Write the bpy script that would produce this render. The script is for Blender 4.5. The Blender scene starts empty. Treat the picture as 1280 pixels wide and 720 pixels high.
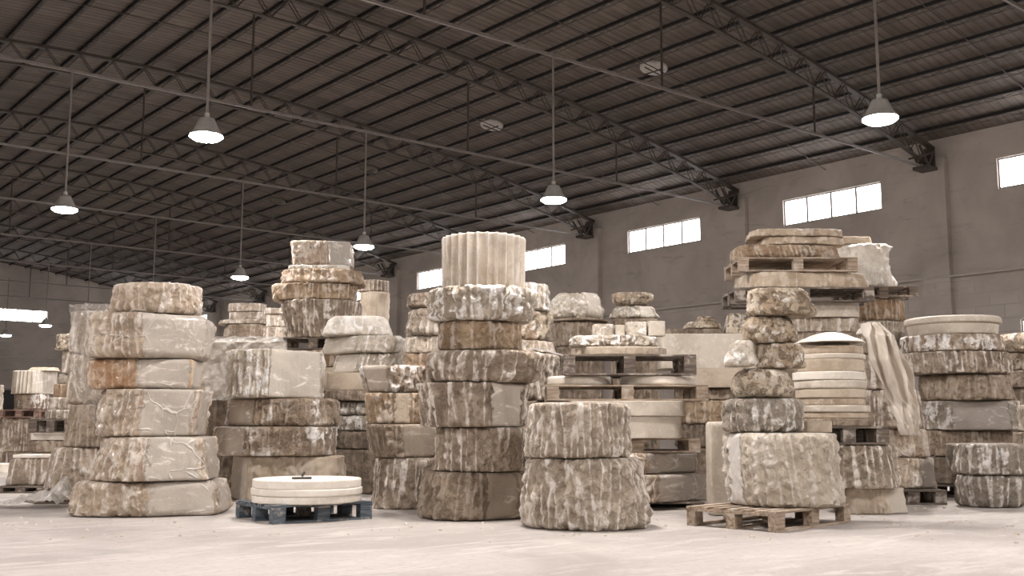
import bpy, math, random
from mathutils import Vector, noise
random.seed(7)
C = bpy.context.scene.collection
SC = bpy.context.scene
PI = math.pi

# ------------------------------------------------------------------ camera
FPX = 1300.0
TH = math.atan(170.0 / 1300.0)
PHI = math.radians(39.5)
CAMH = 1.0
cd = bpy.data.cameras.new('camera'); cam = bpy.data.objects.new('camera', cd); C.objects.link(cam)
cam.location = (0, 0, CAMH); cam.rotation_euler = (PI/2 + TH, 0, 0)
cd.sensor_width = 36.0; cd.lens = 36.0 * FPX / 1280.0; cd.clip_end = 300
SC.camera = cam

# ------------------------------------------------------------------ world, light, exposure
SC.view_settings.view_transform = 'Standard'; SC.view_settings.look = 'None'
SC.view_settings.gamma = 1.0; SC.view_settings.exposure = 0.17
SC.view_settings.use_curve_mapping = False
W = bpy.data.worlds.new('world'); SC.world = W; W.use_nodes = True
bg = W.node_tree.nodes['Background']; bg.inputs[0].default_value = (1.0, 0.90, 0.82, 1); bg.inputs[1].default_value = 0.14
WORLD_LIGHTS = [
    # added fill from behind the camera, where walls are left out: (location, aim, size, power, colour)
    ((-7.0, -3.0, 6.5), (0.5, 12.0, 1.2), 6.0, 160, (1.0, 0.92, 0.86)),
]
for loc, aim, size, pw, colr in WORLD_LIGHTS:
    ld = bpy.data.lights.new('fill_light', 'AREA'); ld.shape = 'SQUARE'; ld.size = size; ld.energy = pw; ld.color = colr
    lo = bpy.data.objects.new('fill_light', ld); C.objects.link(lo); lo.location = loc
    lo.rotation_euler = (Vector(aim) - Vector(loc)).to_track_quat('-Z', 'Y').to_euler()
LAMP_E = 520.0
LAMP_COL = (1.0, 0.95, 0.93)
PANE_E = 9.0

# ------------------------------------------------------------------ frames of reference
def ray(px, py):
    x = (px - 640) / FPX; y = (360 - py) / FPX
    return (x, math.cos(TH) - y*math.sin(TH), math.sin(TH) + y*math.cos(TH))
def X(px, py, Y):
    r = ray(px, py); return r[0] / r[1] * Y
def Z(py, Y):
    r = ray(640, py); return CAMH + r[2] / r[1] * Y
NV = Vector((math.cos(PHI), math.sin(PHI), 0)); UV = Vector((-math.sin(PHI), math.cos(PHI), 0))
def hall(a, s, z=0.0):            # a = distance from the camera towards the right wall, s = along the hall
    v = NV*a + UV*s; return Vector((v.x, v.y, z))

# ------------------------------------------------------------------ helpers
FOOT = []
class MB:
    def __init__(s): s.v = []; s.f = []
    def add(s, vs, fs):
        b = len(s.v); s.v += [tuple(v) for v in vs]; s.f += [tuple(i + b for i in f) for f in fs]
    def box(s, c, h, ax=None):
        ax = ax or (Vector((1,0,0)), Vector((0,1,0)), Vector((0,0,1)))
        c = Vector(c); vs = []
        for k in (-1, 1):
            for j in (-1, 1):
                for i in (-1, 1):
                    vs.append(c + ax[0]*(i*h[0]) + ax[1]*(j*h[1]) + ax[2]*(k*h[2]))
        s.add(vs, [(0,2,3,1),(4,5,7,6),(0,1,5,4),(2,6,7,3),(0,4,6,2),(1,3,7,5)])
    def bar(s, p, q, w, h=None):
        p = Vector(p); q = Vector(q); d = q - p; L = d.length
        if L < 1e-6: return
        d.normalize(); up = Vector((0,0,1)) if abs(d.z) < .95 else Vector((1,0,0))
        a = d.cross(up).normalized(); b = a.cross(d).normalized()
        s.box((p+q)/2, (L/2, w/2, (h or w)/2), (d, a, b))
    def tube(s, p, q, r, n=10, r2=None):
        p = Vector(p); q = Vector(q); d = (q-p).normalized(); r2 = r if r2 is None else r2
        up = Vector((0,0,1)) if abs(d.z) < .95 else Vector((1,0,0))
        a = d.cross(up).normalized(); b = d.cross(a)
        vs = []
        for c, rr in ((p, r), (q, r2)):
            for i in range(n):
                t = 2*PI*i/n; vs.append(c + a*(math.cos(t)*rr) + b*(math.sin(t)*rr))
        fs = [(i, (i+1) % n, n+(i+1) % n, n+i) for i in range(n)] + [tuple(range(n))[::-1], tuple(range(n, 2*n))]
        s.add(vs, fs)
    def lathe(s, prof, n=40, c=(0,0,0)):
        vs = []; m = len(prof)
        for r, z in prof:
            for i in range(n):
                t = 2*PI*i/n; vs.append((c[0]+r*math.cos(t), c[1]+r*math.sin(t), c[2]+z))
        fs = [(k*n+i, k*n+(i+1) % n, (k+1)*n+(i+1) % n, (k+1)*n+i) for k in range(m-1) for i in range(n)]
        fs += [tuple(range(n))[::-1], tuple(range((m-1)*n, m*n))]
        s.add(vs, fs)
    def build(s, name, m, parent=None, loc=None, smooth=False, bevel=0):
        me = bpy.data.meshes.new(name); me.from_pydata(s.v, [], s.f); me.update()
        o = bpy.data.objects.new(name, me); C.objects.link(o); me.materials.append(m)
        if parent: o.parent = parent
        if loc is not None: o.location = loc
        if smooth: me.polygons.foreach_set('use_smooth', [True]*len(me.polygons))
        if bevel:
            b = o.modifiers.new('bevel', 'BEVEL'); b.width = bevel; b.segments = 2; b.limit_method = 'ANGLE'
        return o
def tag(o, label=None, cat=None, group=None, kind=None):
    if label: o['label'] = label
    if cat: o['category'] = cat
    if group: o['group'] = group
    if kind: o['kind'] = kind
    return o
def empty(name, loc=(0,0,0), rz=0.0):
    o = bpy.data.objects.new(name, None); C.objects.link(o); o.location = loc; o.rotation_euler = (0,0,rz)
    o.empty_display_size = .1
    return o
def copy_tree(o, parent=None):
    c = o.copy(); C.objects.link(c); c.parent = parent
    for ch in list(o.children): copy_tree(ch, c)
    return c

# ------------------------------------------------------------------ materials
def newmat(name):
    m = bpy.data.materials.new(name); m.use_nodes = True
    nt = m.node_tree; return m, nt, nt.nodes['Principled BSDF']
def N(nt, t, **kw):
    n = nt.nodes.new(t)
    for k, v in kw.items(): setattr(n, k, v)
    return n
def L(nt, a, b): nt.links.new(a, b)
def mixc(nt, fac, c1, c2):
    n = nt.nodes.new('ShaderNodeMix'); n.data_type = 'RGBA'
    for sock, v in ((n.inputs[0], fac), (n.inputs[6], c1), (n.inputs[7], c2)):
        if hasattr(v, 'links'): nt.links.new(v, sock)
        elif isinstance(v, tuple): sock.default_value = (*v[:3], 1)
        else: sock.default_value = v
    return n.outputs[2]
def math_(nt, op, a, b=None, c=None, clamp=False):
    n = nt.nodes.new('ShaderNodeMath'); n.operation = op; n.use_clamp = clamp
    for i, v in enumerate((a, b, c)):
        if v is None: continue
        if hasattr(v, 'links'): nt.links.new(v, n.inputs[i])
        else: n.inputs[i].default_value = v
    return n.outputs[0]
def ramp(nt, x, lo, hi):
    n = nt.nodes.new('ShaderNodeMapRange'); n.interpolation_type = 'SMOOTHSTEP'
    nt.links.new(x, n.inputs[0]); n.inputs[1].default_value = lo; n.inputs[2].default_value = hi
    return n.outputs[0]
def tex(nt, vec, scale, detail=4, rough=.55, dist=0.0):
    n = nt.nodes.new('ShaderNodeTexNoise'); nt.links.new(vec, n.inputs['Vector'])
    n.inputs['Scale'].default_value = scale; n.inputs['Detail'].default_value = detail
    n.inputs['Roughness'].default_value = rough; n.inputs['Distortion'].default_value = dist
    return n.outputs[0]
def mapping(nt, vec, sc, loc=None):
    n = nt.nodes.new('ShaderNodeMapping'); nt.links.new(vec, n.inputs[0]); n.inputs['Scale'].default_value = sc
    if loc is not None: nt.links.new(loc, n.inputs['Location'])
    return n.outputs[0]
def coords(nt, rnd=True):
    tc = nt.nodes.new('ShaderNodeTexCoord')
    if not rnd: return tc.outputs['Object']
    oi = nt.nodes.new('ShaderNodeObjectInfo')
    k = math_(nt, 'MULTIPLY', oi.outputs['Random'], 37.0)
    va = nt.nodes.new('ShaderNodeVectorMath'); va.operation = 'ADD'
    nt.links.new(tc.outputs['Object'], va.inputs[0]); nt.links.new(k, va.inputs[1])
    return va.outputs[0]

def stone(name, dark, base, light, streak=.6, blotch=.3, rust=0.0, rough=.85, coat=0.0, crease=0.0, patchy=0, bump=.6, sawn=None, spread=.35, pit=.38):
    dark = tuple(a*b_ for a, b_ in zip(dark, (1.0, .96, .88))); base = tuple(a*b_ for a, b_ in zip(base, (1.03, 1.0, .93)))
    m, nt, b = newmat(name)
    v = coords(nt)
    big = tex(nt, v, 2.4, 5, .6, .4)
    col = mixc(nt, ramp(nt, big, .34, .62), dark, base)
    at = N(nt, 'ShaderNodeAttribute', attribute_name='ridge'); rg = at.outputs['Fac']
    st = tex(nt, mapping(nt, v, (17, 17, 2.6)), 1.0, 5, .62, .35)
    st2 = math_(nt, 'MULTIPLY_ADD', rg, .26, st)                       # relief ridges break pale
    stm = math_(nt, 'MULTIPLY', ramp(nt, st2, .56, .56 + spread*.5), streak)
    bl = tex(nt, v, 10, 7, .72, .5)
    bl2 = math_(nt, 'MULTIPLY_ADD', rg, .14, bl)
    blm = math_(nt, 'MULTIPLY', ramp(nt, bl2, .52, .62), blotch)
    if patchy:
        pk = ramp(nt, tex(nt, v, 1.5, 4, .6, .6), .44, .56)
        blm = math_(nt, 'MULTIPLY', ramp(nt, bl2, .42, .52), math_(nt, 'MULTIPLY', pk, blotch)); stm = math_(nt, 'MULTIPLY', stm, math_(nt, 'MULTIPLY_ADD', pk, .8, .2))
    lm = math_(nt, 'MAXIMUM', stm, blm)
    col = mixc(nt, lm, col, light)
    fine = tex(nt, v, 26, 6, .74)
    col = mixc(nt, math_(nt, 'MULTIPLY', ramp(nt, fine, .52, .64), .42 if pit > .2 else .12), col, tuple(c*.55 for c in dark))
    pn = tex(nt, v, 15, 5, .65, .2)
    pm = math_(nt, 'MULTIPLY', ramp(nt, math_(nt, 'MULTIPLY_ADD', rg, -.10, pn), .53, .61), pit)
    col = mixc(nt, pm, col, tuple(c*.75 for c in dark))
    if rust:
        rn = tex(nt, v, 1.7, 4, .6, .8)
        col = mixc(nt, math_(nt, 'MULTIPLY', ramp(nt, rn, .50, .66), rust), col, (.40, .25, .15))
    hgt = math_(nt, 'ADD', math_(nt, 'MULTIPLY', st, .9), math_(nt, 'ADD', math_(nt, 'MULTIPLY', bl, .8), math_(nt, 'MULTIPLY_ADD', pm, -.9 if pit > .2 else -.1, math_(nt, 'MULTIPLY', fine, .5))))
    if sawn is not None:
        sa = N(nt, 'ShaderNodeAttribute', attribute_name='sawn').outputs['Fac']
        sn = tex(nt, v, 1.6, 5, .6, 1.2)
        vein = tex(nt, mapping(nt, v, (1.2, 1.2, 3.2)), 2.0, 6, .65, 2.0)
        sc = mixc(nt, ramp(nt, sn, .35, .65), tuple(c*.82 for c in sawn), sawn)
        sc = mixc(nt, math_(nt, 'MULTIPLY', ramp(nt, vein, .54, .66), .6), sc, light)
        sm = ramp(nt, math_(nt, 'MULTIPLY_ADD', math_(nt, 'SUBTRACT', bl, .5), 1.6, math_(nt, 'MULTIPLY', sa, .9)), .42, .56)
        col = mixc(nt, sm, col, sc)
        hgt = math_(nt, 'MULTIPLY', hgt, math_(nt, 'MULTIPLY_ADD', sm, -.85, 1.0))
    if crease:
        w = tex(nt, v, 3.0, 3, .5, .3)
        wn2 = N(nt, 'ShaderNodeTexNoise'); nt.links.new(v, wn2.inputs['Vector']); wn2.inputs['Scale'].default_value = 2.5
        va2 = N(nt, 'ShaderNodeVectorMath', operation='MULTIPLY_ADD'); va2.inputs[1].default_value = (.35, .35, .35)
        nt.links.new(wn2.outputs['Color'], va2.inputs[0]); nt.links.new(v, va2.inputs[2])
        vo = N(nt, 'ShaderNodeTexVoronoi', feature='DISTANCE_TO_EDGE'); nt.links.new(va2.outputs[0], vo.inputs['Vector']); vo.inputs['Scale'].default_value = 3.2
        cm = math_(nt, 'MULTIPLY', math_(nt, 'SUBTRACT', 1.0, ramp(nt, vo.outputs['Distance'], .0, .045)), ramp(nt, w, .47, .62))
        col = mixc(nt, math_(nt, 'MULTIPLY', cm, crease*.75), col, (.82, .77, .72))
        hgt = math_(nt, 'MULTIPLY_ADD', cm, .5, hgt)
    L(nt, col, b.inputs['Base Color'])
    bp = N(nt, 'ShaderNodeBump'); bp.inputs['Strength'].default_value = min(1, bump*1.4); bp.inputs['Distance'].default_value = .045
    L(nt, hgt, bp.inputs['Height']); L(nt, bp.outputs[0], b.inputs['Normal'])
    b.inputs['Roughness'].default_value = rough; b.inputs['Coat Weight'].default_value = coat; b.inputs['Coat Roughness'].default_value = .18
    b.inputs['Specular IOR Level'].default_value = .3
    return m

LT = (.83, .77, .71)
M = {}
M['rough'] = stone('rough_stone', (.27,.215,.175), (.47,.39,.325), LT, .78, .30, sawn=(.50,.44,.37))
M['roughpale'] = stone('rough_pale_stone', (.36,.30,.25), (.56,.485,.415), LT, .8, .5, sawn=(.56,.50,.43))
M['white'] = stone('white_stone', (.46,.40,.34), (.70,.645,.585), (.93,.90,.87), .7, .9, sawn=(.60,.54,.46))
M['patch'] = stone('white_patched_stone', (.24,.185,.145), (.42,.335,.265), (.90,.86,.82), .65, .95, patchy=1, sawn=(.46,.39,.32))
M['tan'] = stone('tan_stone', (.27,.19,.13), (.48,.37,.27), LT, .40, .35, rust=.35, sawn=(.52,.43,.33))
M['rust'] = stone('rust_stained_stone', (.28,.17,.10), (.52,.39,.28), (.86,.79,.72), .35, .7, rust=.75, sawn=(.52,.43,.33))
M['film'] = stone('film_wrapped_stone', (.33,.255,.20), (.52,.435,.355), (.80,.74,.68), .5, .4, rust=.22, rough=.5, coat=.55, crease=.75, bump=.45, sawn=(.46,.405,.345))
M['filmrust'] = stone('film_wrapped_rusty_stone', (.34,.19,.10), (.54,.42,.31), (.80,.73,.66), .3, .3, rust=.8, rough=.5, coat=.55, crease=.8, bump=.4, sawn=(.46,.405,.345))
M['plain'] = stone('sawn_stone', (.36,.30,.24), (.50,.43,.36), (.66,.60,.54), .12, .25, rough=.8, bump=.15, pit=.06, sawn=(.50,.44,.37))
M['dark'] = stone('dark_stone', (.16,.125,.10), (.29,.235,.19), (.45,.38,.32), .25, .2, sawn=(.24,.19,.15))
M['brown'] = stone('brown_stone', (.23,.18,.14), (.38,.305,.245), (.62,.55,.48), .4, .2, sawn=(.33,.27,.21))
M['grey'] = stone('grey_stone', (.24,.21,.18), (.42,.37,.33), (.80,.76,.72), .35, .8, sawn=(.36,.31,.27))
M['pale'] = stone('pale_marble', (.66,.62,.58), (.76,.72,.69), (.90,.87,.84), .08, .3, rough=.45, bump=.05, pit=.06, sawn=(.80,.75,.69))
M['ivory'] = stone('ivory_marble', (.44,.395,.345), (.56,.51,.46), (.82,.77,.71), .15, .3, rough=.6, bump=.12, pit=.06, sawn=(.64,.57,.49))
M['flute'] = stone('fluted_marble', (.46,.40,.34), (.62,.56,.50), (.86,.82,.78), .6, .2, rough=.7, bump=.15, pit=.1, sawn=(.66,.6,.53), spread=.5)
M['bould'] = stone('mottled_boulder', (.40,.31,.23), (.64,.565,.475), (.86,.82,.77), .25, .75, rust=.25, pit=.75, bump=.9, sawn=(.56,.50,.43))
M['snow'] = stone('powdery_white_stone', (.62,.57,.52), (.86,.83,.80), (.95,.93,.91), .5, .8, pit=.15, sawn=(.8,.77,.73), bump=.8)
M['palerough'] = stone('pale_rough_stone', (.50,.44,.375), (.63,.565,.495), (.84,.79,.74), .45, .45, pit=.2, sawn=(.58,.54,.50), bump=.8)
M['banded'] = stone('banded_stone', (.34,.27,.21), (.50,.42,.34), (.76,.70,.63), .2, .35, rough=.8, bump=.3, pit=.15, sawn=(.5,.43,.36))

def wood(name, c1, c2):
    m, nt, b = newmat(name); v = coords(nt)
    g = tex(nt, mapping(nt, v, (3, 30, 30)), 1.0, 5, .6, .4); g2 = tex(nt, v, 5, 4, .6)
    col = mixc(nt, ramp(nt, g, .35, .65), c1, c2)
    col = mixc(nt, math_(nt, 'MULTIPLY', ramp(nt, g2, .52, .66), .55), col, (.55,.49,.43))   # stone dust ground into the grain
    L(nt, col, b.inputs['Base Color']); b.inputs['Roughness'].default_value = .85
    bp = N(nt, 'ShaderNodeBump'); bp.inputs['Strength'].default_value = .3; bp.inputs['Distance'].default_value = .01
    L(nt, g, bp.inputs['Height']); L(nt, bp.outputs[0], b.inputs['Normal'])
    return m
WOOD = wood('weathered_wood', (.20,.145,.10), (.42,.33,.25))
WOODD = wood('dark_wood', (.07,.055,.045), (.17,.13,.10))
WOODB = wood('blue_painted_wood', (.045,.06,.075), (.13,.15,.17))
WOODR = wood('reddish_wood', (.16,.085,.065), (.28,.19,.15))

def plain(name, col, rough=.6, metal=0.0, var=0.0, sc=8):
    m, nt, b = newmat(name)
    if var:
        n = tex(nt, coords(nt), sc, 5, .6); c = mixc(nt, ramp(nt, n, .3, .7), tuple(x*(1-var) for x in col), col); L(nt, c, b.inputs['Base Color'])
    else: b.inputs['Base Color'].default_value = (*col, 1)
    b.inputs['Roughness'].default_value = rough; b.inputs['Metallic'].default_value = metal
    return m
STEEL = plain('dark_painted_steel', (.085,.067,.054), .6, .0, .3)
PURL = plain('black_purlin_steel', (.016,.014,.013), .7)
TIE = plain('grey_galvanised_steel', (.25,.22,.20), .5, 0, .2)
SHADE = plain('aluminium_shade', (.52,.49,.46), .45, .3, .15, 20)
FRAME = plain('window_frame_metal', (.33,.30,.28), .5)
DARKDOOR = plain('dark_door_metal', (.05,.045,.045), .6, 0, .3)
IRON = plain('rusty_iron', (.12,.10,.09), .6, .4, .4)

def emit(name, col, s):
    m, nt, b = newmat(name); b.inputs['Base Color'].default_value = (*col, 1)
    b.inputs['Emission Color'].default_value = (*col, 1); b.inputs['Emission Strength'].default_value = s
    return m
PANE = emit('daylit_glass', (1.0, .96, .97), PANE_E)
BULB = emit('lamp_diffuser', LAMP_COL, LAMP_E)

def roofmat():
    m, nt, b = newmat('corrugated_roof_sheet'); v = coords(nt, False)
    # sheets run across the hall; corrugation ribs repeat along its length (object y)
    w = N(nt, 'ShaderNodeTexWave'); w.bands_direction = 'Y'; w.inputs['Scale'].default_value = 1.25; w.inputs['Distortion'].default_value = .0
    L(nt, v, w.inputs['Vector'])
    n1 = tex(nt, mapping(nt, v, (.25, 3.0, 1)), 1.0, 4, .6); n2 = tex(nt, v, 1.3, 5, .6)
    col = mixc(nt, ramp(nt, n1, .35, .65), (.125,.102,.086), (.175,.146,.124))
    col = mixc(nt, math_(nt, 'MULTIPLY', ramp(nt, w.outputs[1], .72, .98), .7), col, (.085,.068,.057))
    col = mixc(nt, math_(nt, 'MULTIPLY', ramp(nt, n2, .5, .7), .3), col, (.27,.225,.19))
    L(nt, col, b.inputs['Base Color']); b.inputs['Roughness'].default_value = .75
    bp = N(nt, 'ShaderNodeBump'); bp.inputs['Strength'].default_value = .5; bp.inputs['Distance'].default_value = .04
    L(nt, w.outputs[1], bp.inputs['Height']); L(nt, bp.outputs[0], b.inputs['Normal'])
    return m
def wallmat():
    m, nt, b = newmat('stained_plaster'); v = coords(nt, False)
    n1 = tex(nt, v, .35, 6, .6, .5); n2 = tex(nt, mapping(nt, v, (.5, .5, 2.2)), 1.4, 6, .65, .8); n3 = tex(nt, v, 6, 6, .7)
    col = mixc(nt, ramp(nt, n1, .35, .65), (.48,.425,.38), (.62,.555,.50))
    col = mixc(nt, math_(nt, 'MULTIPLY', ramp(nt, n2, .55, .72), .5), col, (.31,.265,.235))
    col = mixc(nt, math_(nt, 'MULTIPLY', ramp(nt, n3, .5, .7), .2), col, (.58,.54,.50))
    sx = N(nt, 'ShaderNodeSeparateXYZ'); L(nt, v, sx.inputs[0])
    cx_ = N(nt, 'ShaderNodeCombineXYZ'); L(nt, math_(nt, 'ADD', sx.outputs[0], sx.outputs[1]), cx_.inputs[0]); L(nt, sx.outputs[2], cx_.inputs[1])
    br = N(nt, 'ShaderNodeTexBrick'); L(nt, cx_.outputs[0], br.inputs['Vector']); br.inputs['Scale'].default_value = 1.0
    br.inputs['Brick Width'].default_value = .9; br.inputs['Row Height'].default_value = .42; br.inputs['Mortar Size'].default_value = .02
    br.inputs['Color1'].default_value = (.50,.46,.43,1); br.inputs['Color2'].default_value = (.60,.56,.53,1); br.inputs['Mortar'].default_value = (.36,.32,.29,1)
    low = math_(nt, 'MULTIPLY', math_(nt, 'LESS_THAN', sx.outputs[2], 5.6), math_(nt, 'MULTIPLY', ramp(nt, n1, .42, .6), .6))
    col = mixc(nt, low, col, br.outputs[0])
    L(nt, col, b.inputs['Base Color']); b.inputs['Roughness'].default_value = .9
    bp = N(nt, 'ShaderNodeBump'); bp.inputs['Strength'].default_value = .3; bp.inputs['Distance'].default_value = .03
    L(nt, n3, bp.inputs['Height']); L(nt, bp.outputs[0], b.inputs['Normal'])
    return m
def floormat():
    m, nt, b = newmat('dusty_concrete'); v = coords(nt, False)
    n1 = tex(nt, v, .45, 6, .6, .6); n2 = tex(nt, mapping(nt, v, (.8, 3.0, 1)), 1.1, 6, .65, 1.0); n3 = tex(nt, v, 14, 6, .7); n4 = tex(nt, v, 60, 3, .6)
    col = mixc(nt, ramp(nt, n1, .35, .65), (.35,.31,.28), (.46,.415,.38))
    col = mixc(nt, math_(nt, 'MULTIPLY', ramp(nt, n2, .50, .66), .5), col, (.57,.52,.485))  # pale streaks: dust, plus bands of light put into the floor colour
    col = mixc(nt, math_(nt, 'MULTIPLY', ramp(nt, n3, .50, .68), .45), col, (.30,.255,.22))
    L(nt, col, b.inputs['Base Color']); b.inputs['Roughness'].default_value = .92
    bp = N(nt, 'ShaderNodeBump'); bp.inputs['Strength'].default_value = .5; bp.inputs['Distance'].default_value = .02
    L(nt, math_(nt, 'ADD', n3, math_(nt, 'MULTIPLY', n4, .5)), bp.inputs['Height']); L(nt, bp.outputs[0], b.inputs['Normal'])
    return m
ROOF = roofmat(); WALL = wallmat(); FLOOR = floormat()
VENTM = plain('pale_vent_plastic', (.62,.58,.54), .5, 0, .3, 6)
SHEETM = plain('yellowed_translucent_sheet', (.17,.15,.12), .6, 0, .3, 3)

def filmmat(name, op, tint):
    m, nt, b = newmat(name); v = coords(nt)
    out = nt.nodes['Material Output']
    n = tex(nt, v, 7, 5, .6, 1.5)
    b.inputs['Base Color'].default_value = (*tint, 1); b.inputs['Roughness'].default_value = .10; b.inputs['Specular IOR Level'].default_value = .8
    bp = N(nt, 'ShaderNodeBump'); bp.inputs['Strength'].default_value = .9; bp.inputs['Distance'].default_value = .03
    L(nt, n, bp.inputs['Height']); L(nt, bp.outputs[0], b.inputs['Normal'])
    tr = N(nt, 'ShaderNodeBsdfTransparent'); tr.inputs[0].default_value = (.95,.93,.9,1)
    mx = N(nt, 'ShaderNodeMixShader')
    fac = math_(nt, 'MULTIPLY_ADD', ramp(nt, n, .35, .7), .35, op, clamp=True)
    L(nt, fac, mx.inputs[0]); L(nt, tr.outputs[0], mx.inputs[1]); L(nt, b.outputs[0], mx.inputs[2]); L(nt, mx.outputs[0], out.inputs['Surface'])
    return m
FILM = filmmat('clear_plastic_film', .22, (.55,.51,.47))
FILMG = filmmat('cloudy_plastic_film', .55, (.60,.56,.51))
def clothmat():
    m, nt, b = newmat('tarpaulin_cloth'); v = coords(nt)
    n = tex(nt, mapping(nt, v, (3, 3, 1.5)), 1.0, 5, .6, .6)
    col = mixc(nt, ramp(nt, n, .3, .7), (.56,.49,.41), (.68,.61,.53)); L(nt, col, b.inputs['Base Color']); b.inputs['Roughness'].default_value = .85
    bp = N(nt, 'ShaderNodeBump'); bp.inputs['Strength'].default_value = .4; bp.inputs['Distance'].default_value = .02
    L(nt, n, bp.inputs['Height']); L(nt, bp.outputs[0], b.inputs['Normal'])
    return m
CLOTH = clothmat()

# ------------------------------------------------------------------ the hall
A1 = 31.6; A0 = -8.6; S1 = 80.0; S0 = -6.0; AC = 11.5
def zr(a): return 12.78 - 2.6*((a-AC)/20.1)**2
TR = [16.75 + 7.93*k for k in range(-2, 8)]     # truss planes
hallrot = PHI                                    # object x along NV, y along UV
def hobj(mb, name, m, **kw):                     # mesh given in hall coordinates (a, s, z)
    o = mb.build(name, m, **kw)
    if not kw.get('parent'): o.rotation_euler = (0, 0, hallrot)
    return o

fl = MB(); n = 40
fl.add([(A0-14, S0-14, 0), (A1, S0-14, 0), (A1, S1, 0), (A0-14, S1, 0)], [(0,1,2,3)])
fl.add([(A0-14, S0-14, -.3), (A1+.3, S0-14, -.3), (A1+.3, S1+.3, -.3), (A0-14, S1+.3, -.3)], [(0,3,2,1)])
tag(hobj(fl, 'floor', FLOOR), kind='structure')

rf = MB(); na = 48
vs = []; fs = []
for t, off in ((0, 0.0), (1, .12)):
    for i in range(na+1):
        a = A0 + (A1+.2-A0)*i/na
        for s in (S0, S1+.25): vs.append((a, s, zr(a)+off))
for i in range(na):
    b0 = 2*i; fs.append((b0, b0+1, b0+3, b0+2)); b1 = 2*(na+1)+2*i; fs.append((b1, b1+2, b1+3, b1+1))
rf.add(vs, fs)
tag(hobj(rf, 'ceiling', ROOF), kind='structure')

# right wall with real window openings
WINS = [(10.75 + 7.93*k, 14.72 + 7.93*k, 8.2, 9.16) for k in range(0, 9)]
def wall_with_holes(axis_pos, lo, hi, top, holes, thick, along):
    mb = MB()
    xs = sorted(set([lo, hi] + [h[0] for h in holes] + [h[1] for h in holes]))
    def P(s, z, d): return (axis_pos + d, s, z) if along == 's' else (s, axis_pos + d, z)
    for i in range(len(xs)-1):
        x0, x1 = xs[i], xs[i+1]
        hs = sorted([h for h in holes if h[0] <= x0+1e-6 and h[1] >= x1-1e-6], key=lambda h: h[2])
        zs = 0.0
        segs = []
        for h in hs: segs.append((zs, h[2])); zs = h[3]
        segs.append((zs, None))
        for z0, z1 in segs:
            k = max(1, int((x1-x0)/1.0)) if z1 is None and along != 's' else 1
            for q in range(k):
                a = x0+(x1-x0)*q/k; c = x0+(x1-x0)*(q+1)/k
                za = top(a) if z1 is None else z1; zc = top(c) if z1 is None else z1
                v = [P(a,z0,0),P(c,z0,0),P(c,zc,0),P(a,za,0),P(a,z0,thick),P(c,z0,thick),P(c,zc,thick),P(a,za,thick)]
                mb.add(v, [(0,1,2,3),(7,6,5,4),(0,4,5,1),(3,2,6,7),(0,3,7,4),(1,5,6,2)])
    return mb
LOWW = (11.9, 14.3, 3.72, 4.12)
tag(hobj(wall_with_holes(A1, S0, S1+.3, lambda s: zr(A1)+.05, WINS + [LOWW], .3, 's'), 'wall_right', WALL), kind='structure')
endwins = [(17.9, 21.95, 8.3, 9.2), (9.0, 13.0, 8.3, 9.2), (26.0, 30.0, 8.3, 9.2)]
tag(hobj(wall_with_holes(S1, A0, A1, lambda a: zr(a)+.05, sorted(endwins), .3, 'a'), 'wall_end', WALL), kind='structure')

wn = 0
def window(s0, s1, z0, z1, pos, along):
    global wn; wn += 1
    fr = MB(); T = .05
    def Bx(sa, sb, za, zb, d0, d1):
        c = ((d0+d1)/2, (sa+sb)/2, (za+zb)/2); h = ((d1-d0)/2, (sb-sa)/2, (zb-za)/2)
        if along == 'a': c = (c[1], c[0], c[2]); h = (h[1], h[0], h[2])
        return c, h
    for q in ((s0, s1, z0, z0+T), (s0, s1, z1-T, z1), (s0, s0+T, z0, z1), (s1-T, s1, z0, z1)):
        fr.box(*Bx(*q, pos+.06, pos+.14))
    for k in range(1, 4):
        x = s0+(s1-s0)*k/4; fr.box(*Bx(x-.035, x+.035, z0, z1, pos+.06, pos+.14))
    f = hobj(fr, 'window_%d' % wn, FRAME); tag(f, kind='structure')
    for k in range(4):
        pm = MB(); xa = s0+(s1-s0)*k/4+.03; xb = s0+(s1-s0)*(k+1)/4-.03
        pm.box(*Bx(xa, xb, z0+.03, z1-.03, pos+.095, pos+.105)); pm.build('pane', PANE, f)
for w_ in WINS + [LOWW]: window(*w_, A1, 's')
for w_ in endwins: window(*w_, S1, 'a')

# pilasters, rails, door on the end wall, brick dado
for i, s in enumerate(TR):
    p = MB(); p.box((A1-.12, s, 4.75), (.12, .45, 4.75)); tag(hobj(p, 'trim_%d' % (i+1), WALL), kind='structure')
RAIL = plain('pale_painted_pipe', (.62,.57,.53), .5)
rl = MB(); rl.tube((A1-.30, S0, 5.62), (A1-.30, S1-.1, 5.62), .03, 8)
tag(hobj(rl, 'trim_20', RAIL), kind='structure')
rl = MB(); rl.tube((A0, S1-.06, 5.7), (A1, S1-.06, 5.7), .04, 8)
tag(hobj(rl, 'trim_21', RAIL), kind='structure')
dr = empty('door_1'); dr.rotation_euler = (0,0,hallrot); tag(dr, kind='structure')
d = MB(); d.box((19.65, S1-.05, 1.7), (.75, .05, 1.7)); d.build('door_leaf', DARKDOOR, dr)
d = MB()
for q in ((18.85, 1.7, .06, 1.76), (20.45, 1.7, .06, 1.76)): d.box((q[0], S1-.07, q[1]), (q[2], .07, q[3]))
d.box((19.65, S1-.07, 3.45), (.86, .07, .06)); d.build('door_frame', FRAME, dr)

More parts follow.
